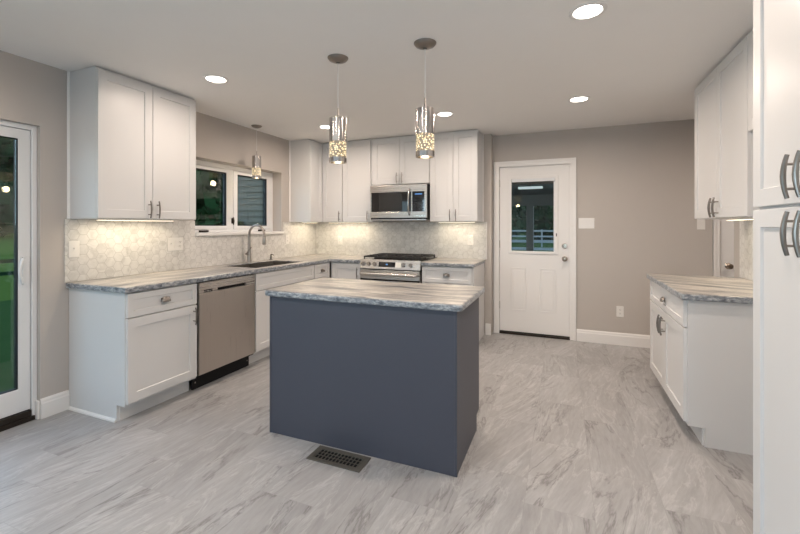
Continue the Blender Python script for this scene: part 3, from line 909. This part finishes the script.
r = upper('white two-door wall cabinet over the right wall countertop', (4.308, 3.889, 0), RM90, 1.0, [(0.003, 0.4985, 'r'), (0.5015, 0.997, 'l')])
link('top_filler', box(0.003, 0.997, 0.004, 0.3, UZ1 + 0.0005, HC - 0.002), 'cab', r)
r = upper('short white wall cabinet over the empty fridge bay', (4.308, 2.886, 0), RM90, 0.968, [(0.003, 0.4825, 'r'), (0.4855, 0.965, 'l')], z0=1.855)
link('top_filler', box(0.003, 0.965, 0.004, 0.3, UZ1 + 0.0005, HC - 0.002), 'cab', r)

# pantry
r = empty('pantry_cabinet', (3.992, 1.912, 0), RM90, 'tall white four-door pantry cabinet at the right edge of the view', 'cabinet')
link('carcass', box(0.0, 0.70, 0.0, 0.622, 0.112, UZ1), 'cab', r, bevel=0.001)
link('toe_kick', box(0.0, 0.70, 0.07, 0.6, 0.0, 0.1115), 'cab', r)
link('top_filler', box(0.002, 0.698, 0.004, 0.6, UZ1 + 0.0005, HC - 0.002), 'cab', r)
for z0, z1, pz in ((1.391, UZ1 - 0.004, 1.473), (0.130, 1.380, 1.298)):
    door(r, 0.004, 0.3485, z0, z1, 'r', pz)
    door(r, 0.3515, 0.696, z0, z1, 'l', pz)

# under-cabinet lights
def strip(label, x, y, w_, rz, z=UZ0):
    r_ = empty('cabinet_light', (x, y, z), rz, label, 'light strip', 'under-cabinet light strips')
    link('housing', box(-w_ / 2, w_ / 2, -0.012, 0.012, -0.009, -0.0005), 'vinyl', r_)
    link('diffuser', box(-w_ / 2 + 0.004, w_ / 2 - 0.004, -0.009, 0.009, -0.011, -0.0092), 'ledstrip', r_)
    l = lamp('strip_glow', 'AREA', (0, 0, -0.013), STRIP_W * w_ / 0.5, LED, (0, 0, 0), w_ - 0.02, 0.018)
    l.parent = r_
strip('thin lit strip under the wall cabinet nearest the glass door', 0.16, 2.19, 0.62, R90)
strip('thin lit strip under the corner wall cabinet', 0.16, 4.56, 0.34, R90)
strip('thin lit strip under the cabinet left of the microwave', 0.62, YK - 0.16, 0.6, 0)
strip('thin lit strip under the cabinet right of the microwave', 2.12, YK - 0.16, 0.45, 0)
strip('thin lit strip under the right wall cabinet', XW - 0.16, 3.39, 0.7, R90)

# ------------------------------------------------------------------ microwave
r = empty('microwave', (1.075, 4.535, 1.392), 0, 'stainless over-the-range microwave with black window', 'microwave')
mw, mh = 0.745, 0.434
link('body', box(0, mw, 0.022, 0.402, 0.012, mh), 'black', r)
fr = link('door_frame', gridslab([0.0, 0.016, 0.545, mw * 0.742], [0.03, 0.104, 0.345, mh - 0.002], lambda u, v: not (0.016 < u < 0.545 and 0.104 < v < 0.345), lambda u, v, k: (u, 0.0215 * k, v)), 'steelx', r, bevel=0.003)
wn = link('window', box(0.014, 0.547, 0.006, 0.018, 0.102, 0.347), 'blackglass', r)
link('mesh_screen', box(0.12, 0.43, 0.0045, 0.0058, 0.118, 0.331), 'greyglass', wn)
cp = link('control_panel', gridslab([mw * 0.744, mw * 0.755, mw - 0.028, mw], [0.03, 0.104, 0.345, mh - 0.002], lambda u, v: not (mw * 0.755 < u < mw - 0.028 and 0.104 < v < 0.345), lambda u, v, k: (u, 0.0215 * k, v)), 'steelx', r, bevel=0.003)
kp = link('keypad', box(mw * 0.753, mw - 0.026, 0.006, 0.018, 0.102, 0.347), 'blackglass', r)
link('clock_display', box(mw * 0.80, mw - 0.06, 0.0045, 0.0058, 0.308, 0.320), 'clock', kp)
for i in range(4):
    for j in range(5):
        link('button', box(mw * 0.785 + i * 0.034, mw * 0.785 + 0.018 + i * 0.034, 0.005, 0.0058, 0.13 + j * 0.036, 0.142 + j * 0.036), 'greyglass', kp)
hp = [(0.528, 0.0, 0.065), (0.528, -0.03, 0.085), (0.528, -0.042, 0.15), (0.528, -0.046, 0.22), (0.528, -0.042, 0.29), (0.528, -0.03, 0.355), (0.528, 0.0, 0.375)]
link('handle', tube(hp, 0.012, 12), 'chrome', r, smooth=True)
link('vent_bottom', box(0.01, mw - 0.01, 0.004, 0.40, 0.0, 0.0115), 'steelx', r)
link('lower_grille', box(0.24, mw - 0.02, 0.002, 0.02, 0.013, 0.028), 'black', r)

# ------------------------------------------------------------------ range
r = empty('range', (1.064, 4.27, 0), 0, 'stainless slide-in gas range with black grates and front knobs', 'stove')
rw = 0.762
link('body', box(0.003, rw - 0.003, 0.07, 0.66, 0.09, 0.905), 'black', r)
link('cooktop', box(-0.002, rw + 0.002, 0.055, 0.655, 0.9155, 0.926), 'blackglass', r, bevel=0.003)
link('cooktop_rim', box(0.003, rw - 0.003, 0.06, 0.65, 0.9053, 0.9153), 'steelx', r)
pan = link('control_panel', prism([(0.005, 0.818), (0.07, 0.818), (0.07, 0.905), (0.052, 0.926), (0.028, 0.926)], lambda u, v, k: (0.0 if k == 0 else rw, u, v)), 'steelx', r, bevel=0.003)
tl = math.atan2(0.023, 0.108)
def on_panel(z):
    return 0.005 + (z - 0.818) * 0.023 / 0.108
for kx in (0.045, 0.120, 0.195, 0.560, 0.650):
    zc = 0.872
    kb = link('knob', lathe([(0.027, 0), (0.027, 0.006), (0.021, 0.008), (0.019, 0.030), (0.016, 0.034), (0, 0.034)], 22, mtx=Matrix.Rotation(PI / 2 - tl, 4, 'X')), 'chrome', pan, (kx, on_panel(zc) - 0.0007, zc), smooth=True)
    link('pointer', lathe([(0.0, 0.0345), (0.0165, 0.0345), (0.0165, 0.036), (0.0, 0.036)], 16, mtx=Matrix.Rotation(PI / 2 - tl, 4, 'X')), 'pull', kb)
dp = prism([(-0.028, 0), (0.028, 0), (0.028, 0.0015), (-0.028, 0.0015)], lambda u, v, k: (0.245 if k == 0 else 0.455, on_panel(0.872 + u) - 0.001 - v, 0.872 + u))
link('display', dp, 'blackglass', pan)
link('clock_digits', prism([(-0.004, 0), (0.008, 0), (0.008, 0.001), (-0.004, 0.001)], lambda u, v, k: (0.338 if k == 0 else 0.362, on_panel(0.872 + u) - 0.0028 - v, 0.872 + u)), 'clock', pan)
link('white_patch', prism([(-0.030, 0), (0.030, 0), (0.030, 0.0008), (-0.030, 0.0008)], lambda u, v, k: (0.460 if k == 0 else 0.528, on_panel(0.872 + u) - 0.001 - v, 0.872 + u)), 'offwhite', pan)  # blank white rectangle on the panel beside the display
od = link('oven_door', gridslab([0.006, 0.09, rw - 0.09, rw - 0.006], [0.27, 0.36, 0.66, 0.805], lambda u, v: not (0.09 < u < rw - 0.09 and 0.36 < v < 0.66), lambda u, v, k: (u, 0.012 + 0.057 * k, v)), 'steelx', r, bevel=0.003)
link('oven_window', box(0.086, rw - 0.086, 0.016, 0.03, 0.356, 0.664), 'blackglass', od)
link('trim_band', box(0.006, rw - 0.006, 0.009, 0.0118, 0.664, 0.700), 'blackglass', od)
hb = tube([(0.03, -0.042, 0.762), (rw - 0.03, -0.042, 0.762)], 0.017, 16)
for x in (0.06, rw - 0.06):
    bx(hb, x - 0.014, x + 0.014, -0.04, 0.0115, 0.752, 0.772)
link('oven_handle', hb, 'steelx', od, smooth=True)
link('storage_drawer', box(0.006, rw - 0.006, 0.014, 0.069, 0.10, 0.264), 'steelx', r, bevel=0.003)
link('kick_base', box(0.02, rw - 0.02, 0.09, 0.6, 0.0, 0.0895), 'black', r)
for i in range(3):
    x0 = 0.012 + i * 0.247
    x1 = x0 + 0.243
    y0, y1 = 0.085, 0.63
    bars = []
    for xa in (x0, x1 - 0.014):
        bars.append((xa, xa + 0.014, y0, y1, 0.944, 0.962))
    for ya in (y0, (y0 + y1) / 2 - 0.007, y1 - 0.014):
        bars.append((x0 + 0.0142, x1 - 0.0142, ya, ya + 0.014, 0.944, 0.962))
    xm = (x0 + x1) / 2
    for yc in (0.225, 0.49):
        bars.append((xm - 0.006, xm + 0.006, yc - 0.105, yc - 0.02, 0.946, 0.966))
        bars.append((xm - 0.006, xm + 0.006, yc + 0.02, yc + 0.105, 0.946, 0.966))
        bars.append((x0 + 0.0142, xm - 0.02, yc - 0.006, yc + 0.006, 0.946, 0.966))
        bars.append((xm + 0.02, x1 - 0.0142, yc - 0.006, yc + 0.006, 0.946, 0.966))
    for xa in (x0, x1 - 0.014):
        for ya in (y0, y1 - 0.014):
            bars.append((xa, xa + 0.014, ya, ya + 0.014, 0.9263, 0.9438))
    link('grate', boxes(bars), 'iron', r, bevel=0.002)
for i, xc in enumerate((0.135, 0.381, 0.627)):
    for yc in (0.225, 0.49):
        link('burner', lathe([(0.045, 0), (0.045, 0.008), (0.035, 0.012), (0.034, 0.017), (0, 0.018)], 20), 'iron', r, (xc, yc, 0.9263), smooth=True)

# ------------------------------------------------------------------ island
IX0, IX1, IY0, IY1 = 1.572, 2.797, 2.069, 2.705
r = empty('kitchen_island', ((IX0 + IX1) / 2, (IY0 + IY1) / 2, 0), 0, 'slate blue-grey kitchen island standing in the middle of the floor', 'island')
hx, hy2 = (IX1 - IX0) / 2, (IY1 - IY0) / 2
link('carcass', box(-hx + 0.02, hx - 0.02, -hy2 + 0.012, hy2 - 0.024, 0.1005, CT), 'island', r)
link('back_panel', box(-hx + 0.016, hx - 0.016, -hy2 + 0.003, -hy2 + 0.0115, 0.0005, CT), 'island', r)
for s in (-1, 1):
    xa = s * hx
    link('end_panel', prism([(-hy2 + 0.012, 0), (hy2 - 0.10, 0), (hy2 - 0.10, 0.10), (hy2 - 0.022, 0.10), (hy2 - 0.022, CT), (-hy2 + 0.012, CT)], lambda u, v, k: (xa - s * 0.003 if k == 0 else xa - s * 0.0195, u, v)), 'island', r)
    link('corner_strip', box(min(xa, xa - s * 0.0155), max(xa, xa - s * 0.0155), -hy2, -hy2 + 0.0115, 0.0005, CT), 'island', r, bevel=0.002)
link('toe_kick', box(-hx + 0.02, hx - 0.02, -hy2 + 0.012, hy2 - 0.105, 0.0005, 0.1), 'island', r)
fr_ = empty('tmp', (0, 0, 0))
bpy.data.objects.remove(fr_)
w3 = (2 * hx - 0.012) / 2
for i in range(2):
    x0 = hx - 0.006 - i * w3
    for nm, z0, z1, f in (('door', 0.13, 0.698, 0.062), ('drawer', 0.706, 0.866, 0.042)):
        o = link(nm, shaker(w3 - 0.004, z1 - z0, fr=f), 'island', r, (x0, hy2 - 0.0235, z0))
        o.rotation_euler = (0, 0, PI)
        if nm == 'drawer':
            cup_pull(o, w3 / 2, 0.08)
        else:
            bar_pull(o, w3 - 0.04 if i == 0 else 0.036, 0.48)
def rounded(x0, x1, y0, y1, rr, n=6):
    pts = []
    for cx, cy, a0 in ((x1 - rr, y1 - rr, 0), (x0 + rr, y1 - rr, PI / 2), (x0 + rr, y0 + rr, PI), (x1 - rr, y0 + rr, 1.5 * PI)):
        for i in range(n + 1):
            t_ = a0 + PI / 2 * i / n
            pts.append((cx + rr * math.cos(t_), cy + rr * math.sin(t_)))
    return pts
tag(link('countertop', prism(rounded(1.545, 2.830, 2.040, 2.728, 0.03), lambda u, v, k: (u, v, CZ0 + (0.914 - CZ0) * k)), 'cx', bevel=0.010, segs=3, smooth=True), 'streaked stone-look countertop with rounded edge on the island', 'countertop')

# floor register
vx0, vx1, vy0, vy1 = 1.963, 2.304, 1.909, 2.055
bars = [(vx0 + 0.03, vx1 - 0.03, vy0 + 0.03 + i * 0.0285, vy0 + 0.033 + i * 0.0285, 0.0015, 0.005) for i in range(1, 3)]
r = tag(link('floor_vent', gridslab([vx0, vx0 + 0.03, vx1 - 0.03, vx1], [vy0, vy0 + 0.03, vy1 - 0.03, vy1], lambda u, v: not (vx0 + 0.03 < u < vx1 - 0.03 and vy0 + 0.03 < v < vy1 - 0.03), lambda u, v, k: (u, v, 0.0003 + 0.0055 * k)), 'register', bevel=0.002),
        'dark bronze floor register in front of the island', 'vent')
link('backing', box(vx0 + 0.0302, vx1 - 0.0302, vy0 + 0.0302, vy1 - 0.0302, 0.0003, 0.0012), 'black', r)
n = 13
link('louvre_grid', boxes([(vx0 + 0.031 + (vx1 - vx0 - 0.07) * i / (n - 1), vx0 + 0.0365 + (vx1 - vx0 - 0.07) * i / (n - 1), vy0 + 0.0303, vy1 - 0.0303, 0.0014, 0.0048) for i in range(n)] + bars), 'register', r)

# ------------------------------------------------------------------ wall plates
def plate(name, label, loc, rz, gang, kinds, cat):
    r_ = empty(name, loc, rz, label, cat)
    w_ = 0.072 + 0.046 * (gang - 1)
    pl = link('cover_plate', box(-w_ / 2, w_ / 2, -0.006, -0.0005, -0.06, 0.06), 'plate', r_, bevel=0.003)
    for i, kd in enumerate(kinds):
        x = (i - (gang - 1) / 2) * 0.046
        if kd == 't':
            link('toggle', boxes([(x - 0.005, x + 0.005, -0.016, -0.0062, 0.0, 0.012), (x - 0.008, x + 0.008, -0.008, -0.0062, -0.013, 0.013)]), 'plate', r_)
        elif kd == 'd':
            link('rocker', box(x - 0.016, x + 0.016, -0.009, -0.0062, -0.033, 0.033), 'plate', r_, bevel=0.002)
        else:
            for s in (-1, 1):
                oo = link('receptacle', lathe([(0.017, 0), (0.017, 0.002), (0, 0.002)], 18, mtx=ROTX), 'plate', r_, (x, -0.0062, s * 0.02))
                link('slot', boxes([(-0.007, -0.005, -0.0032, -0.0022, -0.002, 0.007), (0.005, 0.007, -0.0032, -0.0022, -0.002, 0.007), (-0.002, 0.002, -0.0032, -0.0022, -0.010, -0.006)]), 'slot', oo)
    return r_
XB = 0.0098
plate('light_switch', 'single white toggle switch at the open end of the left backsplash', (XB, 1.812, 1.152), R90, 1, 't', 'switch')
plate('switch_plate', 'wide white plate with switch and outlet under the nearest left wall cabinet', (XB, 2.643, 1.155), R90, 3, 'tdo', 'switch')
plate('outlet', 'white outlet on the left backsplash right of the sink window', (XB, 4.27, 1.15), R90, 1, 'o', 'outlet')
plate('outlet', 'white outlet on the rear backsplash left of the range', (0.41, YK - 0.0098, 1.12), 0, 1, 'o', 'outlet')
plate('outlet', 'white outlet on the rear backsplash right of the range', (2.255, YK - 0.0098, 1.143), 0, 1, 'o', 'outlet')
plate('switch_plate', 'white three-switch plate beside the half-glass door', (3.562, YD, 1.352), 0, 3, 'ttt', 'switch')
plate('outlet', 'white outlet low on the rear wall above the baseboard', (3.90, YD, 0.372), 0, 1, 'o', 'outlet')
plate('light_switch', 'white switch on the rear wall below the right wall cabinet', (4.642, YD, 1.345), 0, 1, 't', 'switch')

# ------------------------------------------------------------------ recessed ceiling lights
cans = [(0.872, 2.30, 'recessed ceiling light over the left wall cabinet'), (3.43, 2.31, 'recessed ceiling light nearest the right wall, front one'),
        (0.845, 3.885, 'recessed ceiling light behind the left island pendant'), (2.224, 3.885, 'recessed ceiling light right of the island pendants'),
        (3.443, 3.88, 'recessed ceiling light in front of the half-glass door wall'),
        (5.25, 3.9, 'added out-of-view recessed fill light in the hall'),  # unseen downlight, added to brighten the hall door
        (0.872, 0.65, 'added out-of-view recessed fill light on the left'), (2.15, 0.65, 'added out-of-view recessed fill light in the middle'), (3.43, 0.65, 'added out-of-view recessed fill light on the right'),  # three unseen downlights, added as fill near the camera
        ]
proto = None
for x, y, lb in cans:
    if proto is None:
        proto = empty('ceiling_light', (x, y, HC))
        link('trim_ring', lathe([(0.068, -0.001), (0.072, -0.006), (0.090, -0.003), (0.092, -0.0005)], 40), 'trim', proto, smooth=True)
        link('lens', lathe([(0, -0.0035), (0.067, -0.0035), (0.067, -0.0006), (0, -0.0006)], 40), 'lens', proto)
        o = proto
    else:
        o = copy_tree(proto)
    o.location = (x, y, HC)
    tag(o, lb, 'ceiling light', 'recessed ceiling lights')
    l = lamp('downlight', 'AREA', (0, 0, -0.012), CAN_W * (0.44 if y > 3 else 1.15 if y > 1 else 0.8 if x > 3 else 0.25), WARM, (0, 0, 0), 0.13, spread=math.radians(172))
    l.parent = o

# ------------------------------------------------------------------ pendants
def pendant():
    r_ = empty('pendant_light', (0, 0, HC))
    link('canopy', lathe([(0.012, -0.032), (0.03, -0.03), (0.058, -0.018), (0.068, -0.006), (0.069, -0.0008), (0, -0.0008)], 36), 'pull', r_, smooth=True)
    link('cord', tube([(0, 0, -0.0325), (0, 0, -0.335)], 0.0022, 8), 'vinyl', r_)
    link('stem', tube([(0, 0, -0.335), (0, 0, -0.403)], 0.0055, 12), 'nickel', r_, smooth=True)
    link('shade_cap', lathe([(0.0, -0.562), (0.058, -0.562), (0.058, -0.406), (0.055, -0.4035), (0.0, -0.4035)], 40), 'chrome', r_, smooth=True)
    link('crystal_sleeve', lathe([(0.050, -0.5625), (0.056, -0.5625), (0.056, -0.6645), (0.050, -0.6645), (0.050, -0.5625)], 40), 'bubble', r_, smooth=True)
    link('lower_ring', lathe([(0.048, -0.665), (0.058, -0.665), (0.058, -0.698), (0.048, -0.698), (0.048, -0.665)], 40), 'chrome', r_, smooth=True)
    link('bulb', lathe([(0, -0.685), (0.02, -0.68), (0.030, -0.655), (0.024, -0.62), (0.014, -0.59), (0.013, -0.5625), (0, -0.5625)], 24), 'bulb', r_, smooth=True)
    return r_
P = pendant()
for i, (x, y, s, lb) in enumerate(((1.928, 2.32, 1.0, 'left one of the two chrome pendants hanging over the island'), (2.532, 2.335, 1.0, 'right one of the two chrome pendants hanging over the island'), (0.155, 3.545, 0.84, 'small chrome pendant hanging in front of the sink window'))):
    o = P if i == 0 else copy_tree(P)
    o.location = (x, y, HC)
    o.scale = (s, s, s)
    tag(o, lb, 'pendant lamp', 'chrome pendants')
    l = lamp('bulb_glow', 'POINT', (0, 0, -0.735), POINT_W, (1.0, 0.76, 0.5), radius=0.03)
    l.parent = o

# ------------------------------------------------------------------ outside
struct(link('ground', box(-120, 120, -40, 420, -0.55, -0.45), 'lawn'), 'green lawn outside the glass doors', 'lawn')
def tree(name, label, loc, h_, rad, mat, seed, n=1500, group='trees outside', trunk=True):
    rnd = random.Random(seed)
    r_ = empty(name, loc, 0, label, 'tree', group)
    if trunk:
        link('trunk', tube([(0, 0, 0), (0.05, 0.03, h_ * 0.3), (0, 0, h_ * 0.7)], [rad * 0.10, rad * 0.07, rad * 0.03], 8), 'bark', r_, smooth=True)
    bm = bmesh.new()
    blobs = [(Vector((rnd.uniform(-.5, .5) * rad, rnd.uniform(-.5, .5) * rad, h_ * rnd.uniform(.2, .82))), rad * rnd.uniform(.45, .75)) for _ in range(14)]
    if not trunk:
        blobs = [(Vector((rnd.uniform(-.5, .5) * rad, rnd.uniform(-.4, .4) * rad, h_ * rnd.uniform(.2, .7))), h_ * rnd.uniform(.3, .4)) for _ in range(9)]
    for _ in range(n):
        c_, q = rnd.choice(blobs)
        dv = Vector((rnd.gauss(0, 1), rnd.gauss(0, 1), rnd.gauss(0, 1))).normalized()
        p = c_ + dv * q * rnd.uniform(.75, 1.05)
        p.z = max(p.z, 0.02)
        s_ = rad * rnd.uniform(.10, .20)
        a_ = Vector((rnd.gauss(0, 1), rnd.gauss(0, 1), rnd.gauss(0, 1))).normalized()
        b_ = a_.cross(dv + Vector((.01, .02, .03))).normalized()
        vs = [bm.verts.new(p + a_ * s_), bm.verts.new(p + b_ * s_ * .6), bm.verts.new(p - a_ * s_), bm.verts.new(p - b_ * s_ * .6)]
        bm.faces.new(vs)
    link('foliage', bm, mat, r_)
    return r_
G = -0.45
for i, (x, y, z, h_, rd, lb) in enumerate(((-30.0, 13.0, 0.68, 9.0, 3.4, 'tall dark tree beyond the lawn outside the glass door'),
        (-28.0, 23.5, 0.58, 8.0, 3.2, 'dark tree on the lawn bank right of the glass door view'),
        (-27.0, 34.0, 0.52, 8.0, 3.4, 'dark tree on the bank seen through the left sink window pane'),
        (-10.6, 12.6, G + 0.02, 6.5, 2.4, 'dark leafy tree nearest behind the left sink window pane'),
        (-2.9, 45.0, G, 7.0, 2.9, 'dark tree beyond the white fence, left edge of the door glass'),
        (4.4, 46.5, G, 6.6, 2.5, 'dark tree beyond the white fence, right of the porch post'),
        (0.6, 55.0, G, 8.2, 3.2, 'tall dark tree farthest behind the white fence'),
        (8.6, 54.0, G, 7.0, 2.6, 'dark tree behind the white fence at the right'))):
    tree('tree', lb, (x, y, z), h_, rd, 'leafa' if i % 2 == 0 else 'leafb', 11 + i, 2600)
tree('bush', 'green bush in front of the clapboard outbuilding', (-3.7, 6.7, G), 1.95, 1.0, 'leafb', 77, 1100, 'bushes outside', trunk=False)
struct(link('ground_bank', prism([(-8.0, G - 0.05), (-45.0, G - 0.05), (-45.0, 1.45)], lambda u, v, k: (u, -25 if k == 0 else 60, v)), 'meadow'), 'lawn rising gently beyond the glass door', 'lawn')
r = empty('garden_fence', (-3.0, 1.6, G), 0, 'dark low two-rail garden fence outside the glass door', 'fence')
for z in (1.19, 1.34):
    link('rail', box(-0.02, 0.02, -3.2, 2.4, z - 0.022, z + 0.022), 'leafa', r)
for y in (-3.0, -0.9, 2.3):
    link('post', box(0.0205, 0.10, y - 0.04, y + 0.04, 0.0, 1.38), 'leafa', r)
# grey-green clapboard outbuilding outside the sink window
r = empty('outbuilding', (-3.15, 9.6, G), 0, 'grey-green clapboard outbuilding seen through the right sink window pane', 'building')
bm = box(-1.6, 1.9, -1.5, 2.0, 0, 3.6)
for i in range(23):
    pv = prism([(0, 0), (0.035, 0), (0.0, 0.155)], lambda u, v, k: (-1.6 if k == 0 else 1.9, -1.5 - u, 0.001 + i * 0.155 + v))
    me = bpy.data.meshes.new('tmp')
    pv.to_mesh(me); pv.free(); bm.from_mesh(me); bpy.data.meshes.remove(me)
link('clapboard_wall', bm, 'siding', r)
link('roof', prism([(-1.95, 3.6), (2.2, 3.6), (0.15, 5.0)], lambda u, v, k: (u, -1.9 if k == 0 else 2.3, v)), 'porchroof', r)

# porch behind the half-glass door
r = empty('porch', (3.0, 6.6, G), 0, 'covered back porch with grey post seen through the door glass', 'porch')
link('deck', box(-2.2, 2.6, -1.395, 1.7, 0.0, 0.06), 'deck', r)
link('roof', prism([(-1.39, 3.0), (1.9, 2.33), (1.9, 2.43), (-1.39, 3.1)], lambda u, v, k: (-2.4 if k == 0 else 2.8, u, v)), 'porchroof', r)
link('beam', box(-2.2, 2.6, 1.53, 1.67, 2.17, 2.37), 'porchwood', r)
for x in (-0.275, -2.0, 1.45):
    link('post', box(x - 0.065, x + 0.065, 1.535, 1.665, 0.0605, 2.1695), 'porchwood', r, bevel=0.004)
r = empty('porch_bar', (2.80, 7.2, 2.04), -0.05, 'short pale glowing bar hanging under the porch roof', 'light')  # pale emissive bar showing as a bright streak in the door glass
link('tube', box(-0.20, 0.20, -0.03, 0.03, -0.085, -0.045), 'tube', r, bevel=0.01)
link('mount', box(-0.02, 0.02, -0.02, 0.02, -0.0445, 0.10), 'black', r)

def fence_run(label, y, x0, x1, h_, n):
    r_ = empty('rail_fence', ((x0 + x1) / 2, y, G), 0, label, 'fence', 'white rail fences')
    hw = (x1 - x0) / 2
    for i in range(3):
        z = h_ * (0.30 + 0.32 * i)
        link('rail', box(-hw, hw, -0.025, 0.025, z - 0.065, z + 0.065), 'fence', r_)
    for i in range(n):
        x = -hw + 2 * hw * i / (n - 1)
        link('post', box(x - 0.06, x + 0.06, 0.0255, 0.145, 0, h_ + 0.05), 'fence', r_)
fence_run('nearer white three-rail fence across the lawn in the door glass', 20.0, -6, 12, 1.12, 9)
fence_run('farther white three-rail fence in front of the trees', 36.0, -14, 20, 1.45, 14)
